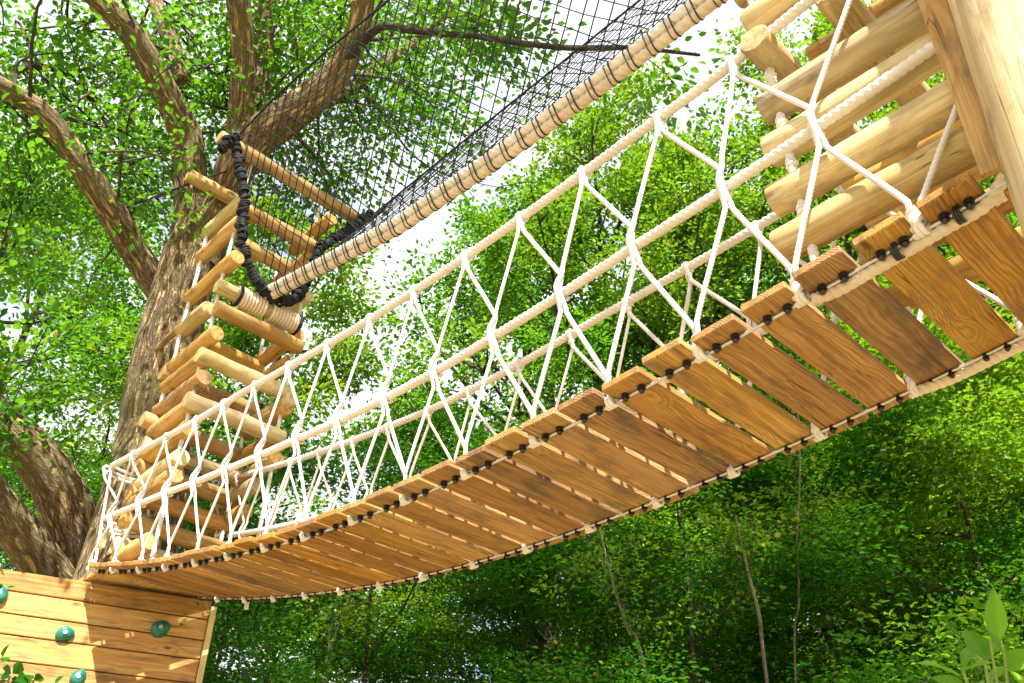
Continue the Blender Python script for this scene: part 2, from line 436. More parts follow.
# ------------------------------------------------------------------ ground
def ground():
    m, nt, bs = newmat('woodland_floor')
    tc = nd(nt, 'ShaderNodeTexCoord')
    a = nd(nt, 'ShaderNodeTexNoise', Scale=.6, Detail=6.0); b = nd(nt, 'ShaderNodeTexNoise', Scale=22.0, Detail=5.0)
    for q in (a, b): L(nt, tc.outputs['Object'], q.inputs['Vector'])
    c = mixc(nt, ramp(nt, a.outputs[0], [(.4,(0,0,0)),(.62,(1,1,1))]), (.42,.30,.17), (.24,.22,.08))
    c = mixc(nt, math_(nt, 'MULTIPLY', b.outputs[0], .5), c, (.14,.09,.05))
    L(nt, c, bs.inputs['Base Color']); bs.inputs['Roughness'].default_value = .95
    bp = nd(nt, 'ShaderNodeBump', Strength=.6, Distance=.03); L(nt, b.outputs[0], bp.inputs['Height']); L(nt, bp.outputs[0], bs.inputs['Normal'])
    mb = MB(); n = 40
    ext = 220.0
    def cc(i): 
        u = (i/n)*2-1; return math.copysign(abs(u)**2.2, u)*ext
    vs = []
    for i in range(n+1):
        for j in range(n+1):
            x, y = cc(i), cc(j); d = math.hypot(x, y)
            z = .05*math.sin(x*.7)*math.cos(y*.6) if d < 40 else 0
            vs.append((x, y, z))
    mb.add(vs, [(i*(n+1)+j, (i+1)*(n+1)+j, (i+1)*(n+1)+j+1, i*(n+1)+j+1) for i in range(n) for j in range(n)])
    o = obj('ground', mb, m); o['kind'] = 'structure'
ground()

# ------------------------------------------------------------------ rope bridge
bridge = thing('rope_bridge', B(2.4, W/2, -1.5), 'wooden plank rope bridge with cream rope net sides strung between the two log towers', 'rope bridge')
bolt_mb = MB()
def bolt_mesh():
    mb = MB()
    mb.tube([(0,0,.006),(0,0,-.006)], .0125, 10)
    mb.ball((0,0,-.010), .0095, 10, 6)
    mb.tube([(0,-.010,-.004),(0,.010,-.004)], .0045, 6)
    return mb
BOLT = mesh_from(bolt_mesh(), 'bolt', M_CAP)
rnd = random.Random(11)
for k in range(-2, 31):
    s = k*PIT
    ds = .01; sl = (zdeck(s+ds)-zdeck(s-ds))/(2*ds)
    ax = NN.copy(); ay = (UU + Vector((0,0,sl))).normalized(); az = ay.cross(ax); az = az if az.z > 0 else -az
    tw = rnd.uniform(-.006, .006)
    ay = (ay + ax*tw).normalized(); ax = (ax - ay*tw).normalized()
    ha, hb = (-.078 if k >= 0 else .035)+rnd.uniform(-.014,.012), W+.055+rnd.uniform(-.012,.012)
    wd = (.138 if k < 6 else .145) + rnd.uniform(-.004, .004); th = .027
    c = B(s, (ha+hb)/2, zdeck(s)) + az*(.0065+th/2)
    mb = MB(); mb.box(c, ax*(hb-ha)/2, ay*wd/2, az*th/2, .004, (0, rnd.uniform(-.03,.03), rnd.uniform(0,.05)))
    pl = obj('plank', mb, M_PLANK, bridge)
    rot = Matrix((UU, NN, Vector((0,0,1)))).transposed().to_4x4()
    for t in ((0, W) if k >= 0 else (W,)):
        for e in (-1, 1):
            o = bpy.data.objects.new('bolt', BOLT); COL.objects.link(o); o.parent = pl
            o.matrix_local = Matrix.Translation(B(s+e*.031, t + (-.009 if t == 0 else .006), zdeck(s)+sl*e*.031-.002) - root_loc(bridge)) @ rot
for t in (0, W):
    mb = MB(); mb.tube([B(s/20, t, zdeck(s/20)-.001) for s in range(-3 if t == 0 else -8, 104)], .0055, 8, lobes=(6,.15), twist=.06)
    obj('cable', mb, M_STEEL, bridge)
    mb = MB()
    a, b2 = (.40, -.12) if t == 0 else (.40, -.34)
    rope(mb, [B(a-.0, t, zdeck(a)-.012)] + [B(a+(b2-a)*q, t + .017, zdeck(a+(b2-a)*q)-.013) for q in (.12,.3,.5,.7,.88)] + [B(b2, t, zdeck(b2)+.02)], .0155)
    obj('lashing_rope', mb, M_ROPE2, bridge)
    for s in ((.14, -.02) if t == 0 else (-.03,)):
        mb = MB(); coil(mb, B(s+.02, t, zdeck(s)-.014), UU, .021, .0042, 2.6, .016); obj('black_lashing', mb, M_CAP, bridge)
# side nets
def hs(pairs, s):
    for (a, b), (c, d) in zip(pairs, pairs[1:]):
        if s <= c: return b + (d-b)*(s-a)/(c-a)
    return pairs[-1][1]
e_t, e_z = on_s(112, 466, 5.05); m_t, m_z = on_s(104, 519, 5.05)
def near_top(s):
    h = hs([(-.5,1.02),(0,1.025),(1,1.048),(2,1.022),(3,.99),(3.6,.95),(4.3,.86)], s) if s < 4.3 else None
    if h is not None: return B(s, -.004*s - (.06*(.55-s) if s < .55 else 0), zdeck(s)+h)
    q = (s-4.3)/.75; a = B(4.3, -.017, zdeck(4.3)+.86); return a.lerp(B(5.05, e_t, e_z), q)
def near_mid(s):
    if s < 4.3: return B(s, -.004*s-.005, zdeck(s)+hs([(-.5,.525),(0,.53),(1,.54),(2,.51),(3,.505),(3.6,.48),(4.3,.44)], s))
    q = (s-4.3)/.75; a = B(4.3, -.022, zdeck(4.3)+.44); return a.lerp(B(5.05, m_t, m_z), q)
def near_deck(s):
    return B(s, -.012, zdeck(s)+.0) if s < 4.3 else B(s, -.012-.05*(s-4.3), zdeck(s))
def far_top(s): return B(s, W+.004, zdeck(s)+hs([(-.5,.94),(1.6,.955),(2.6,.90),(3.7,.87),(4.6,.84),(5.2,.8)], s))
def far_mid(s): return B(s, W+.008, zdeck(s)+hs([(-.5,.48),(1.6,.49),(3.7,.44),(5.2,.40)], s))
def far_deck(s): return B(s, W+.01, zdeck(s))
def frange(a, b, d): 
    n = int(round((b-a)/d)); return [a+(b-a)*i/n for i in range(n+1)]
for fn, a, b2, r, nm in ((near_top, -.30, 5.05, .0172, 'handrail_rope'), (near_mid, -.26, 5.05, .0165, 'side_rope'), (far_top, -.2, 4.75, .0172, 'handrail_rope'), (far_mid, -.2, 4.75, .0165, 'side_rope')):
    mb = MB(); rope(mb, [fn(s) for s in frange(a, b2, .18)], r, True, 4); obj(nm, mb, M_ROPE, bridge)
rnd = random.Random(5)
NODES = [(.415 + 2*PIT*j) for j in range(-2, 15)]
def side(top, mid, deck, sgn, rs, ext):
    st = {}; 
    for j, s in enumerate(NODES):
        st[j] = (s + .055 + rnd.uniform(-.012,.012), s + rnd.uniform(-.008,.008))
    if sgn < 0:
        for j in st:
            if abs(NODES[j]-.083) < .02: st[j] = (.0, st[j][1])
    midp = {j: (NODES[j]+PIT+rnd.uniform(-.015,.015)+.01) for j in range(len(NODES))}
    n = len(NODES)
    V = Vector((0,0,1))
    for j in range(n):
        sT, _ = st[j]
        for dr in (1, -1):
            jm = j if dr == 1 else j-1; jd = j+dr
            if jm < 0 or jd < 0 or jd >= n: continue
            sM, sD = midp[jm], st[jd][1]
            if sT < -.12 or sM < (-.1 if sgn > 0 else 0) or sD < -.15: 
                continue
            o = NN*sgn*(.012 if dr == 1 else .0)
            T0 = top(sT); Mp = mid(sM); Dp = deck(sD)
            e = .009*dr
            sl = rnd.uniform(-.006, .006)
            pts = [T0 + V*.016 + o, T0 - NN*.02*1 - V*.0, T0 - V*.06 + UU*(.007*dr) + o,
                   (T0-V*.06).lerp(Mp+V*.075, .12) + o, (T0-V*.06).lerp(Mp+V*.075, .88) + o + V*sl,
                   Mp + V*.075 - UU*.008*dr + o*1.3, Mp + o*1.6 - NN*.022, Mp - V*.075 + UU*.008*dr + o,
                   (Mp-V*.075).lerp(Dp+V*.085, .12) + o, (Mp-V*.075).lerp(Dp+V*.085, .88) + o + V*sl, Dp + V*.085 - UU*.008*dr + o, Dp + V*.01 + o*.5]
            mb = MB(); p = smooth(pts, 3)
            if sD < 1.6:
                p = resample(p, .004); mb.tube(p, .0088, 9, lobes=(3,.26), twist=.040)
            else: mb.tube(p, .0072, 6)
            obj('net_strand', mb, M_ROPE, bridge)
    for j in range(n):
        sT, sD = st[j]
        if sD > -.15:
            mb = MB(); Dp = deck(sD); coil(mb, Dp + V*.0, UU, .0145, .0075, 2.4, .030); coil(mb, Dp + V*.045, V, .014, .0085, 1.6, .03)
            if sD < .9: coil(mb, Dp + V*.02, (UU+V).normalized(), .020, .009, 2.3, .03)
            obj('knot', mb, M_ROPE, bridge)
        if sT > -.12:
            mb = MB(); Tp = top(sT); coil(mb, Tp, UU, .0205, .0066, 1.7, .024); coil(mb, Tp - V*.04, V, .010, .0066, 1.3, .022)
            obj('knot', mb, M_ROPE, bridge)
        if midp[j] > (-.1 if sgn > 0 else 0) and j < n-1:
            mb = MB(); Mp = mid(midp[j]); coil(mb, Mp, (UU*.5+V).normalized(), .019, .0066, 1.6, .036)
            obj('knot', mb, M_ROPE, bridge)
side(near_top, near_mid, near_deck, -1, .0085, 0)
side(far_top, far_mid, far_deck, 1, .0085, 0)
mb = MB(); _s, _z = on_t(968, 78, .0); p = resample(smooth([near_deck(.083)+Vector((0,0,.01)), near_deck(.083)+Vector((0,0,.07))-UU*.012, B(_s, .0, _z)], 5), .006)
mb.tube(p, .0086, 9, lobes=(3,.28), twist=.05); obj('net_strand', mb, M_ROPE, bridge)
# end lashings at the oak end
mb = MB()
rope(mb, [near_top(5.05), near_mid(5.05) + NN*-.01, near_deck(5.0)], .009, False)
obj('end_rope', mb, M_ROPE, bridge)
for f in (near_top, near_mid):
    for dz in (-.0, -.035, -.06):
        mb = MB(); rope(mb, [f(5.05)+Vector((0,0,dz)), f(5.05)+NN*.12+Vector((0,0,dz-.01)), B(5.0, .10, 0)*0 + f(5.05) + NN*.24 + UU*-.03 + Vector((0,0,dz+.01))], .0095, False); obj('end_rope', mb, M_ROPE, bridge)

# ------------------------------------------------------------------ log towers
def log_mb(a, b, r, seed, n=16):
    rn = random.Random(seed); mb = MB()
    d = (b-a); ln = d.length; d.normalize()
    m = 7; side_ = d.orthogonal().normalized(); up_ = d.cross(side_)
    bow = [(rn.gauss(0,.002), rn.gauss(0,.002)) for _ in range(m)]
    pts = [a + d*.0, a + d*.006] + [a.lerp(b, i/m) + side_*bow[i][0] + up_*bow[i][1] for i in range(1, m)] + [b - d*.006, b]
    k = rn.uniform(.94, 1.06)
    rad = [r*.9, r] + [r*(k + (1/k-k)*i/m)*rn.uniform(.985,1.015) for i in range(1, m)] + [r, r*.9]
    mb.tube(pts, rad, n, goff=(rn.uniform(0,9), rn.uniform(-.02,.02), rn.uniform(-.02,.02)), rough=.012)
    return mb
oak_tower = thing('log_tower', B(4.6, .34, -1.5), 'tall crib of peeled logs strung on ropes around the oak trunk', 'log tower', 'log towers at the ends of the bridge')
sd = 100
RL = .054
def olog(a, b, r=RL, nm='log', mat=None):
    global sd; sd += 1
    return obj(nm, log_mb(a, b, r, sd), mat or (M_LOGR if sd % 4 else M_LOG), oak_tower)
# front face (faces the bridge)
for (x0, y0, x1, y1, s_) in ((215.7,306.5,300.3,349.3,4.35),(198,355,291.5,395,4.35),(185,401,283,437,4.35),(218,140,357,216,4.35),(243,211,316,247,4.35),(240,243,287,269,4.35),(216,288,300,323.5,4.36),
                             (187,177,262,214,4.88),(161,373,256,412,4.88),(196,340,262,368,4.88),(142,420,241,455,4.88)):
    t0, za = on_s(x0, y0, s_); t1, zb = on_s(x1, y1, s_)
    za = zb = (za+zb)/2
    lg = olog(B(s_, t0, za), B(s_, t1, zb), mat=M_LOG if s_ == 4.36 or y0 in (355, 401) else M_LOGR)
    if abs(x0-216) < 1 and abs(y0-288) < 1:
        t2, z2 = on_s(236, 296, s_); t3, z3 = on_s(297, 321, s_)
        for ta, tb in ((t2, t2+(t3-t2)*.46), (t2+(t3-t2)*.54, t3)):
            mb = MB(); n = 11; ln = tb-ta
            coil(mb, B(s_, (ta+tb)/2, za), NN, RL+.010, .0125, ln/.024, ln); obj('rope_wrapping', mb, M_ROPE2, lg)
        for tt in (t2+.01, t3):
            mb = MB(); coil(mb, B(s_, tt, za), NN, RL+.02, .008, 2.2, .02); obj('black_lashing', mb, M_BLACK, lg)
for zz in (2.76, 2.60, 2.42, 2.25, 2.08): olog(B(4.88, -.02, zz), B(4.88, .70, zz))
for zz, sa in ((2.72,4.36),(2.90,4.4),(2.14,4.42),(3.15,4.3)): olog(B(sa+.5, .66, zz), B(sa, .66, zz))
for zz, sa in ((2.86,4.38),(2.38,4.36),(3.2,4.38)): olog(B(4.9, .04, zz), B(sa, .04, zz))
# near side (under the near handrail)
for (x0, y0, x1, y1) in ((176,327,209,308),(165,359,217,333),(150,404,205,377),(131,454,189,428),(133,478,182,457),(120,505,172,480),(105,556,151,541),(186,289,238,257),(211,221,246,198),(203,250,241,222)):
    s1, z1 = on_t(x1, y1, .04)
    s0 = 4.9 if y0 != 327 else 4.9
    olog(B(s0, .04, z1), B(s1, .04, z1))
# far side
for (x1, y1) in ((290,362),(287,407),(257,484),(246,511),(331,219),(315,253),(308,295),(298,334)):
    s1, z1 = on_t(x1, y1, .66)
    olog(B(s1+.52, .66, z1), B(s1, .66, z1))
olog(at(140,366,6.75), at(177,330,6.35), .022)
# corner ropes: along each corner with a knot above every log
for (s_, t_, z0_, z1_) in ((4.41,.04,1.85,5.0),(4.41,.655,1.75,4.95),(4.87,.03,2.0,4.7),(4.87,.64,2.0,4.7)):
    mb = MB(); p = [B(s_+.004*math.sin(q*3), t_+.004*math.cos(q*2), z0_+(z1_-z0_)*q/12) for q in range(13)]
    rope(mb, p, .0125, True, 2)
    obj('corner_rope', mb, M_ROPE, oak_tower)
mb = MB()
mb.box(B(5.20, .345, 1.985), UU*.26, NN*.345, Vector((0,0,.02)), .004); obj('platform', mb, M_WALL, oak_tower)

# tower at the near end
near_tower = thing('log_tower', B(.1, .36, -1.5), 'crib of pale peeled logs strung on ropes beside the thick post', 'log tower', 'log towers at the ends of the bridge')
def nlog(a, b, r=.054, nm='log', mat=None):
    global sd; sd += 1
    return obj(nm, log_mb(a, b, r, sd, 24), mat or M_LOG, near_tower)
for zz, sL in ((2.72,.43),(2.285,.44),(2.105,.455),(1.91,.475),(1.735,.49)):
    nlog(B(-.42, .065, zz), B(sL, .065, zz))
for zz, sL in ((2.36,.46),(2.19,.42),(2.02,.47),(1.83,.44)):
    nlog(B(-.42, .665, zz), B(sL, .665, zz), .05, mat=M_LOGR)
for zz in (3.12, 2.92):
    nlog(B(-.42, .065, zz), B(.45, .065, zz)); nlog(B(-.42, .665, zz), B(.45, .665, zz), mat=M_LOGR)
nlog(B(.375, -.045, 2.50), B(.375, .80, 2.50)); nlog(B(.12, .0, 2.53), B(.12, .80, 2.53)); nlog(B(-.12, .0, 2.50), B(-.12, .80, 2.50), mat=M_LOGR)
nlog(B(.375, -.02, 2.92), B(.375, .80, 2.92)) if False else None
for (s_, t_) in ((.392, .065), (.38, .665), (-.30, .665)):
    mb = MB(); rope(mb, [B(s_+.004*math.sin(q*3), t_, 1.6+.14*q) for q in range(12)], .0135, True, 3)
    for zz in (2.195, 2.01, 1.82, 2.36, 2.62, 2.42): coil(mb, B(s_, t_, zz), Vector((0,0,1)), .012, .009, 1.5, .03)
    obj('corner_rope', mb, M_ROPE, near_tower)
s1, z1 = on_t(920, 0, -.01)
mb = MB(); mb.box(B(-.142, -.020, 2.55), Vector((0,0,1.0)) + UU*-.03, UU*.034, NN*.012, .003); obj('upright_board', mb, M_WALL, near_tower)
# post
post = thing('timber_post', B(-.2, -.2, -1.5), 'thick round pale peeled timber post at the right end of the bridge', 'post')
TP = -.125; RP = .125
mb = MB()
pp = []
for (x, y) in ((942,0),(983,122),(1024,255)):
    s_, z_ = on_t(x, y, TP); pp.append((s_, z_))
sa = pp[0][0]; sb = pp[2][0]; slope = (sa-sb)/(pp[0][1]-pp[2][1])
def pc(z): return B(sb + slope*(z-pp[2][1]) - RP*1.02, TP, z)
zs = [-1.55 + i*.25 for i in range(22)]
mb.tube([pc(z) for z in zs], [RP*(1-.012*i/2) for i in range(22)], 40, rough=.012)
obj('trunk_post', mb, M_POST, post)

# ------------------------------------------------------------------ climbing wall
A0 = B(4.95, .67, 0); A1 = B(5.34, -.455, 0); WD = (A1-A0); WD.z = 0; WD.normalize()
WN = WD.cross(Vector((0,0,1))); 
if WN.dot(CAM-A0) < 0: WN = -WN
def wp(a, z, o=0): p = A0 + WD*a + WN*o; p.z = CAMZ + z; return p
wall = thing('climbing_wall', wp(.8, -1.5), 'pine board climbing wall with teal holds below the oak end of the bridge', 'climbing wall')
zb = [1.941, 1.818, 1.691, 1.574, 1.435] + [1.435-.125*i for i in range(1, 24)]
for z1, z0_ in zip(zb, zb[1:]):
    if z0_ < -1.5: break
    mb = MB(); mb.box(wp(.93, (z1+z0_)/2, -.018+random.uniform(-.0015,.0015)), WD*.955, Vector((0,0,(z1-z0_)/2-.0035)), WN*.018, .004, (random.uniform(0,9), random.uniform(-.03,.03), random.uniform(0,.05)))
    obj('board', mb, M_WALL, wall)
mb = MB(); mb.box(wp(-.046, .2, -.04), Vector((0,0,1.70)), WD*.018, WN*.055, .004); obj('corner_post', mb, M_LOG, wall)
mb = MB(); mb.box(wp(.93, .2, -.075), WD*.93, Vector((0,0,1.69)), WN*.03, .0); obj('backing', mb, M_WALL, wall)
def hold(a, z, r, seed):
    rn = random.Random(seed); mb = MB(); vs = []; fs = []; n, m = 16, 7
    for i in range(m+1):
        th = (i/m)*math.pi*.5
        for j in range(n):
            an = 2*math.pi*j/n; rr = r*(1+.12*math.sin(an*2+seed)+.06*math.sin(an*3+seed*2))
            rad = rr*math.cos(th)**.7; dep = .005 + r*.75*math.sin(th)*(1-.25*math.cos(an+seed)*math.cos(th))
            vs.append(wp(a, z, dep) + WD*rad*math.cos(an) + Vector((0,0,rad*math.sin(an))))
    for j in range(n): vs.append(wp(a, z, -.0015) + WD*r*math.cos(2*math.pi*j/n) + Vector((0,0,r*math.sin(2*math.pi*j/n))))
    for i in range(m):
        for j in range(n): fs.append((i*n+j, i*n+(j+1)%n, (i+1)*n+(j+1)%n, (i+1)*n+j))
    k = (m+1)*n
    for j in range(n): fs.append((k+j, k+(j+1)%n, (j+1)%n, j))
    mb.add(vs, fs)
    o = obj('climbing_hold', mb, M_HOLD, wall)
    b = MB(); b.tube([wp(a, z, r*.70), wp(a, z, r*.75+.010)], r*.24, 10); obj('bolt', b, M_STEEL, o)
for i, (a, z, r) in enumerate(((.751,1.618,.047),(.242,1.721,.053),(.617,1.386,.045),(1.15,1.786,.05),(.95,1.15,.05),(.4,.9,.05),(1.3,.7,.05),(.7,.5,.05))):
    hold(a, z, r, i+2)

# ------------------------------------------------------------------ net bridge above
netb = thing('net_bridge', B(2.4, .35, -1.5), 'rope bundle footrope with black V shaped netting leading up to the oak tower', 'net bridge')
def pxcurve(pts, t):
    q = sorted(on_t(x, y, t) for x, y in pts)
    (a, za), (b, zb_) = q[0], q[1]
    return [(-.5, za + (zb_-za)/(b-a)*(-.5-a)*.35)] + q
_NT = pxcurve(((236,138),(276,96),(330,48),(389,0)), -.13); _FT = pxcurve(((374,214),(470,136),(560,64),(625,12)), 1.02)
_FO = pxcurve(((273,293),(400,226),(497,160),(600,86),(690,17)), .35)
OFF = _FO[-1][0]/4.33
def foot(s): return B(s*OFF, .35, hs(_FO, s*OFF))
NS = _NT[-1][0]; FS = _FT[-1][0]
def ntop(s): return B(s*NS/4.33, -.13, hs(_NT, s*NS/4.33))
def ftop(s): return B(s*FS/4.33 if s > 0 else s, 1.02, hs(_FT, s*FS/4.33))
V = Vector((0,0,1))
for dn, dz, mt in ((-.031, .016, M_ROPE), (.026, .026, M_ROPE), (-.004, -.028, M_ROPE2)):  # bottom rope tan: the shade under the bundle is put into its colour
    mb = MB(); rope(mb, [foot(s) + NN*dn + V*dz for s in frange(-.35, 4.33, .3)], .0275, True, 4); obj('foot_rope', mb, mt, netb)
for f in (ntop, ftop):
    mb = MB(); mb.tube([f(s) for s in frange(-.35, 4.33, .1)], .0075, 6); obj('edge_cord', mb, M_BLACK, netb)
def panel(f, cell, seed):
    rn = random.Random(seed); mb = MB(); L_ = 4.68; nu = int(L_/cell); nv = 10
    off = [[(rn.gauss(0,.006), rn.gauss(0,.006)) for _ in range(nv+1)] for _ in range(nu+nv+3)]
    def pt(i, j):
        s = -.35 + L_*i/nu
        a = foot(s); b = f(s); q = j/nv
        p = a.lerp(b, q); p = p - V*.03*math.sin(math.pi*q)*(1-.3*q)
        o = off[int(i) % len(off)][j]
        return p + UU*o[0] + V*o[1]
    for i0 in range(-nv, nu+1):
        for dr in (1, -1):
            pl_ = []
            for j in range(nv+1):
                i = i0 + j*dr + (nv if dr < 0 else 0)
                if 0 <= i <= nu: pl_.append(pt(i, j))
            if len(pl_) > 1: mb.tube(pl_, .0035, 4, caps=False)
    return mb
obj('net', panel(ntop, .115, 3), M_BLACK, netb); obj('net', panel(ftop, .115, 4), M_BLACK, netb)
mb = MB()
for i in range(40):
    s = -.3 + i*.118
    if s > 4.3: break
    c = foot(s); n = 22
    for e in (0, .028):
        q = []
        for j in range(n + 1):
            a_ = 2*math.pi*j/n; d_ = (math.cos(a_), math.sin(a_))
            cx, cz = max(((-.031,.016),(.026,.026),(-.004,-.028)), key=lambda p_: p_[0]*d_[0]+p_[1]*d_[1])
            q.append(c + UU*e + NN*(cx+d_[0]*.0305) + V*(cz+d_[1]*.0305))
        mb.tube(q, (.0042 if e == 0 else .003), 4)
obj('lacing', mb, M_BLACK, netb)
def lacing(a, b, nm):
    mb = MB(); d = b-a; n = int(d.length/.028)
    rn = random.Random(int(a.x*1000))
    for i in range(n):
        c = a.lerp(b, i/n) + Vector((rn.gauss(0,.006),)*3)
        coil(mb, c, d + Vector((rn.gauss(0,.3), rn.gauss(0,.3), rn.gauss(0,.3)))*d.length, .028*rn.uniform(.75,1.2), .009, 1.8, .03)
    mb.tube([a, a.lerp(b,.5), b], .018, 8); obj(nm, mb, M_BLACK, netb)
def pxs(pts, s_): return [B(s_, *on_s(x, y, s_)) for x, y in pts]
for pts in ([(234,139),(239,165),(244,195),(243,218),(241,238),(249,264),(262,290),(276,298)], [(270,296),(292,300),(309,276),(319,250),(328,242),(346,232),(372,214)], [(222,148),(228,141),(236,138)]):
    P = smooth(pxs(pts, 4.27), 4); mb = MB(); rn = random.Random(len(pts))
    mb.tube(P, .026, 8, rough=.12)
    for a, b in zip(P, P[1:]):
        n = max(1, int((b-a).length/.024))
        for q in range(n):
            coil(mb, a.lerp(b, q/n) + Vector([rn.gauss(0,.007) for _ in range(3)]), (b-a).normalized() + Vector([rn.gauss(0,.3) for _ in range(3)]),    .030*rn.uniform(.85,1.2), .008, 2.0, .03)
    obj('lashing', mb, M_BLACK, netb)

# ------------------------------------------------------------------ the big oak
OK_ = at(150, 470, 6.35)
oak = thing('oak_tree', (OK_.x+.05, OK_.y, 0), 'large spreading oak with thick brown trunk rising behind the left log tower', 'tree')
def limb(pts, mat, parent, nm='limb', n=14, rough=.07, sub=5):
    P = [at(x, y, k) for x, y, k, w in pts]; Rr = [w*k/FPX/2 for x, y, k, w in pts]
    sp = smooth(P, sub); rs = []
    for i in range(len(P)-1):
        for q in range(sub): rs.append(Rr[i]+(Rr[i+1]-Rr[i])*q/sub)
    rs.append(Rr[-1])
    mb = MB(); mb.tube(sp, rs, n, rough=rough, goff=(pts[0][0]*.1, 0, 0)); obj(nm, mb, mat, parent)
    return sp
K = 6.9
tr_top = [(150,470,6.45,76),(158,400,6.65,66),(170,340,6.8,62),(180,295,6.95,58),(190,250,7.05,52)]
base = Vector((OK_.x+.08, OK_.y+.02, -.05))
P = [base, base.lerp(at(150,470,6.45), .5)] + [at(x,y,k) for x,y,k,w in tr_top]
Rr = [.44, .33] + [w*k/FPX/2 for x,y,k,w in tr_top]
sp = smooth(P, 8); rs = [Rr[i]+(Rr[i+1]-Rr[i])*q/8 for i in range(len(P)-1) for q in range(8)] + [Rr[-1]]
mb = MB(); mb.tube(sp, rs, 40, rough=.06); obj('trunk', mb, M_OAK, oak)
LIMBS = [
 [(176,305,6.95,44),(163,292,7.0,32),(148,272,7.0,31),(131,245,6.9,28),(112,212,6.7,28),(84,170,6.5,25),(60,134,6.4,22),(42,112,6.3,21),(20,98,6.2,20),(-10,80,6.0,17),(-60,50,5.8,12)],
 [(188,262,7.05,44),(192,215,7.2,34),(190,170,7.3,32),(187,138,7.35,31),(168,98,7.2,27),(146,57,7.05,26),(128,30,6.95,25),(103,5,6.8,23),(70,-30,6.6,20),(20,-90,6.3,14)],
 [(181,80,7.3,14),(172,45,7.5,17),(160,15,7.6,15),(150,-20,7.8,13),(140,-70,8.0,9)],
 [(196,262,7.05,46),(214,222,7.2,38),(228,185,7.3,31),(238,140,7.4,27),(242,100,7.4,26),(243,50,7.4,25),(238,0,7.3,25),(232,-50,7.2,20),(225,-120,7.0,13)],
 [(226,190,7.3,34),(240,160,7.3,40),(262,134,7.25,38),(290,115,7.2,36),(322,90,7.1,32),(344,62,7.05,26),(358,28,7.0,24),(364,-5,6.9,22),(370,-60,6.8,15)],
 [(258,136,7.35,26),(262,100,7.7,20),(264,50,7.9,17),(266,0,8.0,16),(270,-50,8.2,12)],
 [(340,66,7.05,16),(362,42,6.9,11),(383,26,6.7,9),(410,30,6.5,8),(440,33,6.3,7),(480,37,6.1,6),(520,43,5.9,6),(570,48,5.7,6),(632,48,5.5,5),(700,55,5.3,3)],
 [(300,112,7.4,16),(335,98,7.7,13),(366,78,8.0,13),(392,58,8.3,11),(430,30,8.6,8),(470,-10,8.9,6)],
 [(136,252,6.95,14),(128,230,7.6,11),(130,190,8.2,11),(124,150,8.7,10),(122,115,9.1,9),(132,75,9.5,8)],
 [(12,93,6.2,9),(14,74,6.4,8),(30,66,6.8,7),(55,70,7.2,5),(90,78,7.6,3)],
]
C, DR, RD = [], [], []
rnd = random.Random(21); rg = np.random.default_rng(21)
CULL = 0
twigs = MB()
def crown_from(sp, start, count, lo, hi, bias, spread_r, dens=3):
    for i in range(count):
        f = start + (1-start)*rnd.random(); j = int(f*(len(sp)-2)); a = sp[j]; dd = (sp[j+1]-sp[j]).normalized()
        d = (dd*.5 + Vector((rnd.gauss(0,.7), rnd.gauss(0,.7), rnd.gauss(.1,.5))) + bias).normalized()
        ln = rnd.uniform(lo, hi)
        e = a + d*ln + V*rnd.uniform(-.1,.1)*ln; mid = a.lerp(e,.5) + Vector((rnd.gauss(0,.15), rnd.gauss(0,.15), rnd.gauss(.04,.12)))*ln
        tw_ = smooth([a, mid, e], 4); twigs.tube(tw_, [.011*(1-.85*q/8)*min(1.3,ln) for q in range(len(tw_))], 5)
        for q in range(dens+1):
            g = .35 + .7*(q+rnd.random())/(dens+1)
            c = a.lerp(e, g) + Vector((rnd.gauss(0,.16), rnd.gauss(0,.16), rnd.gauss(0,.14)))*min(1.2,ln)
            if g > .4:
                b0 = tw_[int(min(g,1)*(len(tw_)-1))]; twigs.tube([b0, b0.lerp(c,.6)+V*.03, c], [.006,.004,.002], 3)
            C.append(c); DR.append(d); RD.append(spread_r*rnd.uniform(.6,1.2))
back = Vector((0,.95,.25))
for li, pts in enumerate(LIMBS):
    sp = limb(pts, M_OAK if li not in (6, 8, 9) else M_BARK, oak, 'limb', 18 if li < 6 else 9)
    cnt = [18, 20, 12, 18, 22, 16, 5, 16, 16, 12][li]
    crown_from(sp, .35 if li < 6 else .2, cnt, *((.7, 2.0) if li != 6 else (.2, .5)), back, .34)
obj('twigs', twigs, M_BARK, oak)
lv = sprays_to_leaves(rg, C, DR, RD, 44, .056, .5, .7, .22)
me = leaf_mesh('crown', *lv, M_LEAF_OAK, .62, root_loc(oak)); obj('crown', me, None, oak)

# forked trunk at the left edge
lt = at(75, 560, 6.3)
fork = thing('forked_tree', (lt.x, lt.y, 0), 'forked leaning trunk dappled with sun at the left edge behind the climbing wall', 'tree')
P = [Vector((lt.x+.05, lt.y, -.05)), Vector((lt.x+.03, lt.y, 1.5)), at(84, 610, 6.35), at(80, 570, 6.3)]
mb = MB(); sp = smooth(P, 6); mb.tube(sp, [.34-.06*i/(len(sp)-1) for i in range(len(sp))], 30, rough=.05); obj('trunk', mb, M_OAK, fork)
spA = limb([(82,585,6.35,60),(76,535,6.3,54),(55,484,6.2,46),(25,445,6.1,42),(-14,409,6.0,40),(-70,355,5.8,38),(-130,270,5.6,28)], M_OAK, fork, 'limb', 30, .06)
spB = limb([(66,600,6.15,48),(41,562,6.0,43),(17,530,5.85,40),(-6,502,5.7,37),(-35,462,5.5,34),(-80,400,5.3,28)], M_OAK, fork, 'limb', 30, .06)
C, DR, RD = [], [], []; twigs = MB()
for spx in (spA, spB): crown_from(spx, .8, 14, .5, 1.4, Vector((-.4,.6,.8)), .36)
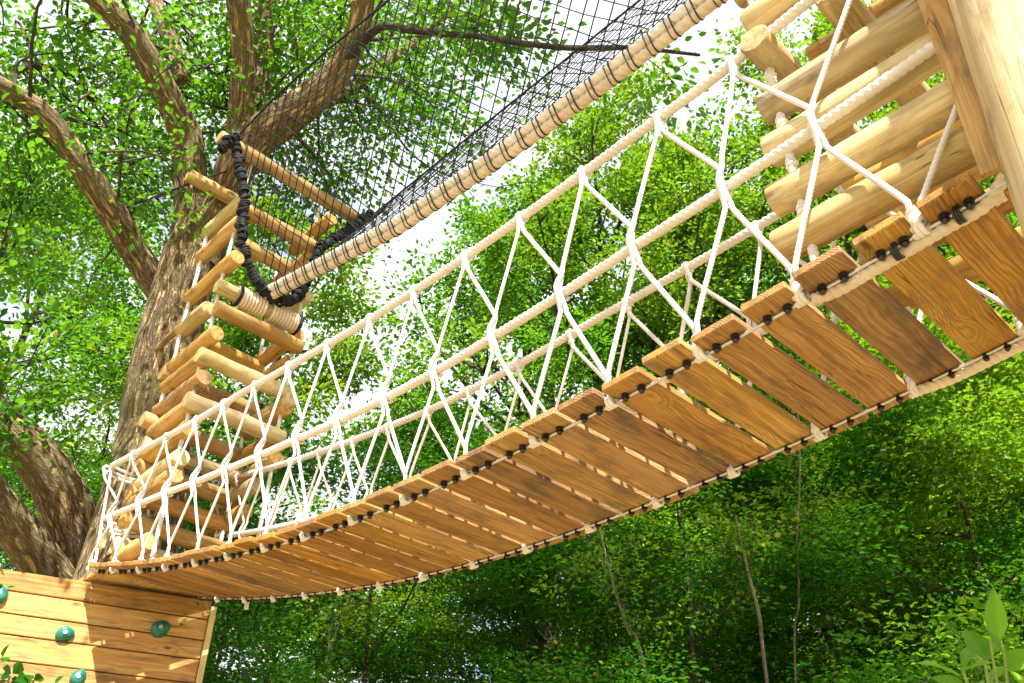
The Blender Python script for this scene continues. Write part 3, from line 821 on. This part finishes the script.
obj('twigs', twigs, M_BARK, fork)
lv = sprays_to_leaves(rg, C, DR, RD, 36, .065, .5, .7, .22)
obj('crown', leaf_mesh('crown', *lv, M_LEAF_OAK, .62, root_loc(fork)), None, fork)

# ------------------------------------------------------------------ wood behind
tall = [Kind('broadleaf_tree', 'trunk', M_LEAF_OAK, M_BARK, 31, H=17, base=.22, spread=4.2, limbs=24, sec=6, per=64, leaf=.122, spray=.42, flat=.5, rise=.5),
        Kind('broadleaf_tree', 'trunk', M_LEAF_YEL, M_BARK, 32, H=19, base=.25, spread=4.6, limbs=24, sec=6, per=64, leaf=.122, spray=.42, flat=.5, rise=.6),
        Kind('broadleaf_tree', 'trunk', M_LEAF_YEL, M_BARK, 33, H=16, base=.2, spread=3.8, limbs=24, sec=6, per=64, leaf=.118, spray=.41, flat=.5, rise=.5)]
under = [Kind('understorey_tree', 'stem', M_LEAF_BEECH, M_BARK, 41, H=6.2, base=.12, spread=2.2, limbs=21, sec=6, per=104, leaf=.052, r0=.05, spray=.44, rise=.10, flat=.07, jit=.34),
         Kind('understorey_tree', 'stem', M_LEAF_BEECH, M_BARK, 42, H=6.8, base=.14, spread=2.4, limbs=22, sec=6, per=104, leaf=.052, r0=.05, spray=.44, rise=.10, flat=.07, jit=.34),
         Kind('understorey_tree', 'stem', M_LEAF_YEL, M_BARK, 43, H=5.6, base=.12, spread=2.1, limbs=20, sec=6, per=104, leaf=.052, r0=.045, spray=.44, rise=.10, flat=.07, jit=.34)]
G1, G2 = 'understorey trees below and beyond the bridge', 'tall trees beyond the bridge'
L1 = 'dense leafy understorey tree in the green thicket beyond and below the plank bridge'
L2 = 'tall leafy tree in the bright wood beyond the rope bridge'
U = [(-2.6,8.2,0,.82),(-1.2,7.8,1,.86),(.2,8.4,0,.84),(1.5,7.6,1,.83),(2.8,8.0,0,.98),(4.2,7.6,2,1.18),(5.6,8.2,2,1.3),(-3.6,10.4,1,.95),(-1.6,10.8,2,.95),(.6,10.4,1,1.0),(2.4,10.6,2,1.05),(4.2,10.6,0,1.25),(6.4,10.4,2,1.5),(7.8,9.0,0,1.3),(-5.6,9.6,0,1.0),(-1.4,14.5,1,1.25),(1.8,14,0,1.3),(4.6,14.2,2,1.3),(-4.6,14.4,0,1.2),(7.8,13.6,1,1.4)]
for i, (x, y, k, sc) in enumerate(U): under[k].place(x, y, i*1.7, sc, L1, 'tree', G1)
Tt = [(-9.5,13,0,.85),(-6.6,15,0,.8),(-4.4,13.4,2,.85),(.3,16,0,.95),(1.6,13.5,1,.86),(4.4,14.5,0,.95),(7.4,13.0,1,.98),(10.2,15,2,1.0),(6.0,12.0,1,.82),(8.8,12.2,0,.85),(5.2,18,0,1.0),(-12,18,1,1),(2.6,21,2,1.0),(.6,12.6,0,.72),(3.4,12.2,1,.74),(8,20,0,1.1),(13,20,1,1.1)]
for i, (x, y, k, sc) in enumerate(Tt): tall[k].place(x, y, i*2.1+.4, sc, L2, 'tree', G2)

shade = Kind('broadleaf_tree', 'trunk', M_LEAF_OAK, M_BARK, 51, H=20, base=.58, spread=4.4, limbs=20, sec=6, per=54, leaf=.122, spray=.45, rise=.4, flat=.5)  # unseen tree, added behind the camera so its crown throws dappled shade
shade.place(3.2, -2.9, .3, .92, 'tall high crowned tree added unseen behind the camera to cast dappled shade', 'tree', None)
# thin pale stems standing in front of the thicket
def pale(pts, label, nl):
    p1 = at(*pts[-1][:3]); p2 = at(*pts[-2][:3]); g = (p1-p2)/max(.05, p2.z-p1.z)*p1.z*.45
    b = Vector((p1.x+g.x, p1.y+g.y, 0))
    t = thing('thin_sapling', (b.x, b.y, 0), label, 'sapling')
    P = [Vector((b.x, b.y, -.02))] + [at(x, y, k) for x, y, k, w in pts[::-1]]
    Rr = [pts[-1][3]*pts[-1][2]/FPX/4.2*1.1] + [w*k/FPX/4.2 for x, y, k, w in pts[::-1]]
    sp = smooth(P, 5); rs = [Rr[i]+(Rr[i+1]-Rr[i])*q/5 for i in range(len(P)-1) for q in range(5)] + [Rr[-1]]
    mb = MB(); mb.tube(sp, rs, 8, rough=.05); obj('stem', mb, M_PALE, t)
    global C, DR, RD, twigs
    C, DR, RD = [], [], []; twigs = MB()
    crown_from(sp[6:], .25, nl+2, .2, .55, Vector((0,.2,.4)), .2, 2)
    obj('twigs', twigs, M_BARK, t)
    lv = sprays_to_leaves(rg, C, DR, RD, 26, .045, .2, .5)
    obj('crown', leaf_mesh('crown', *lv, M_LEAF_YEL, .55, root_loc(t)), None, t)
pale([(598,520,6.6,4),(604,548,6.6,5),(612,580,6.6,6),(628,630,6.6,7),(650,690,6.6,8)], 'thin pale leaning stem below the middle of the bridge, left of two', 8)
pale([(736,515,6.4,3),(741,540,6.4,5),(750,580,6.4,7),(760,620,6.4,8),(768,690,6.4,8)], 'thin pale bare stem with a fork, right of the leaning one', 7)
pale([(797,400,6.9,3),(800,470,6.9,4),(797,540,6.9,4),(799,600,6.9,5),(796,690,6.9,5)], 'slim upright brown stem in front of the thicket on the right', 9)
pale([(345,610,6.8,2),(352,590,6.8,3),(330,650,6.8,4),(322,690,6.8,4)][1:], 'spindly pale stem in the thicket below the left half of the deck', 6)

# ------------------------------------------------------------------ plants in front
def big_leaf(parent, base, tip, wpx, nrm, seed, mat=M_LEAF_BIG, tint=.5):
    rn = random.Random(seed); d = tip-base; ln = d.length; D = d.normalized()
    X = D.cross(nrm).normalized(); N_ = X.cross(D)
    w = wpx; nu, nv = 12, 6; vs = []; fs = []
    prof = [0,.28,.55,.78,.93,1,.98,.92,.82,.68,.48,.24,.0]
    for i in range(nu+1):
        q = i/nu
        for j in range(nv+1):
            e = j/nv*2-1
            x = e*w*.5*prof[i]
            z = abs(e)*w*.16*prof[i] - .18*ln*q*q*.6 + .06*ln*math.sin(q*9+seed)*abs(e)*.15
            vs.append(base + D*ln*q + X*x + N_*z)
    for i in range(nu):
        for j in range(nv): fs.append((i*(nv+1)+j, i*(nv+1)+j+1, (i+1)*(nv+1)+j+1, (i+1)*(nv+1)+j))
    mb = MB(); mb.add(vs, fs); me = mesh_from(mb, 'leaf', mat, root_loc(parent))
    a = me.attributes.new('tint', 'FLOAT', 'POINT'); a.data.foreach_set('value', [min(1, tint*.8 + .06*math.sin(seed+q_*.7) + (.22 if q_ % 7 == 3 else 0) + (.06 if (q_//7) % 2 else 0)) for q_ in range(len(vs))])
    return obj('leaf', me, None, parent)
kb = 2.3
pb = at(1012, 760, kb)
pl = thing('laurel_plant', (pb.x, pb.y, 0), 'young plant with big glossy pale green leaves at the lower right corner', 'plant')
stems = [[(1012,760),(1008,700),(1005,660),(1000,640)], [(1012,760),(990,690),(985,665),(975,655)], [(1012,760),(1022,700),(1028,680)], [(1012,760),(975,700),(966,680),(962,668)], [(1000,700),(993,660),(990,640)]]
for st in stems:
    P = [at(x, y, kb) for x, y in st]; P = ([Vector((pb.x, pb.y, 0))] if st[0] == (1012,760) else []) + P
    mb = MB(); mb.tube(smooth(P, 5), .0042, 6); obj('stem', mb, M_STEM, pl)
for i, (bx, by, tx, ty, w, tn, dk) in enumerate(((999,641,993,590,17,.85,.0),(986,662,966,627,20,.3,.06),(985,664,1000,632,10,.5,.1),(962,678,919,653,13,.8,-.12),(962,672,990,658,16,.35,-.1),(1010,672,1030,648,22,.75,0),(965,684,930,676,10,.2,.05),(1004,655,983,612,8,.4,.12),(990,684,1005,660,12,.5,.1),(1026,690,1010,665,14,.6,-.05),(962,668,972,640,9,.35,.1))):
    b_, t_ = at(bx, by, kb), at(tx, ty, kb+dk)
    n_ = (CAM-b_).normalized()*1.0 + V*.8 + Vector((math.sin(i*2.1)*.4, 0, 0))
    big_leaf(pl, b_, t_, 1.25*w*kb/FPX, n_.normalized(), i, tint=tn)
sb = at(-10, 760, 3.9)
sh = thing('leafy_shrub', (sb.x, sb.y, 0), 'shrub of lobed green leaves poking in at the lower left corner', 'shrub')
C, DR, RD = [], [], []; twigs = MB()
for (x, y) in ((-4,594),(-14,600),(-4,660),(10,676),(34,680),(-10,672),(22,692),(48,694)):
    p = at(x, y, 3.9 + random.uniform(-.15,.15)); C.append(p); DR.append(Vector((.4,-.3,.3))); RD.append(.042)
    twigs.tube(smooth([Vector((sb.x, sb.y, 0)), Vector((sb.x, sb.y, 1.4)).lerp(p, .3), p], 5), .005, 5)
obj('stems', twigs, M_BARK, sh)
lv = sprays_to_leaves(rg, C, DR, RD, 8, .058, .6, .6)
obj('leaves', leaf_mesh('leaves', *lv, M_LEAF_BEECH, .8, root_loc(sh)), None, sh)

# ------------------------------------------------------------------ light, sky, camera
SUN_EL = 50.0
TR = (UU*.82 + NN*.57).normalized()*math.cos(R(SUN_EL)); TR.z = -math.sin(R(SUN_EL))
sun = bpy.data.lights.new('sun', 'SUN'); sun.energy = 5.0; sun.angle = R(.5); sun.color = (1, .95, .86)
so = bpy.data.objects.new('sun', sun); COL.objects.link(so); so.rotation_euler = TR.to_track_quat('-Z', 'Y').to_euler()
w = bpy.data.worlds.new('World'); S.world = w; w.use_nodes = True
nt = w.node_tree; bg = nt.nodes['Background']
sky = nt.nodes.new('ShaderNodeTexSky'); sky.sky_type = 'NISHITA'; sky.sun_disc = False
sky.sun_elevation = R(SUN_EL); sky.sun_rotation = math.atan2(-TR.x, -TR.y)
sky.dust_density = 3.0; sky.air_density = 1.0
tc = nt.nodes.new('ShaderNodeTexCoord')
cl = nd(nt, 'ShaderNodeTexNoise', Scale=2.6, Detail=7.0, Roughness=.6); L(nt, tc.outputs['Generated'], cl.inputs['Vector'])
fac = ramp(nt, cl.outputs[0], [(.34,(0,0,0)), (.50,(1,1,1))])
mx = mixc(nt, fac, sky.outputs[0], (3.3, 3.4, 3.5))
L(nt, mx, bg.inputs['Color']); bg.inputs['Strength'].default_value = .12
cam = bpy.data.cameras.new('camera'); co = bpy.data.objects.new('camera', cam); COL.objects.link(co)
cam.sensor_width = 36; cam.lens = FPX/1024*36; cam.clip_end = 2000; cam.clip_start = .05
co.matrix_world = Matrix.Translation(CAM) @ Matrix((RT, UP, -FW)).transposed().to_4x4()
S.camera = co
S.view_settings.view_transform = 'Standard'; S.view_settings.look = 'None'; S.view_settings.gamma = 1
S.view_settings.exposure = 1.75
S.render.engine = 'CYCLES'
cy = S.cycles
cy.max_bounces = 6; cy.diffuse_bounces = 3; cy.glossy_bounces = 2; cy.transmission_bounces = 4; cy.transparent_max_bounces = 4
cy.use_denoising = True
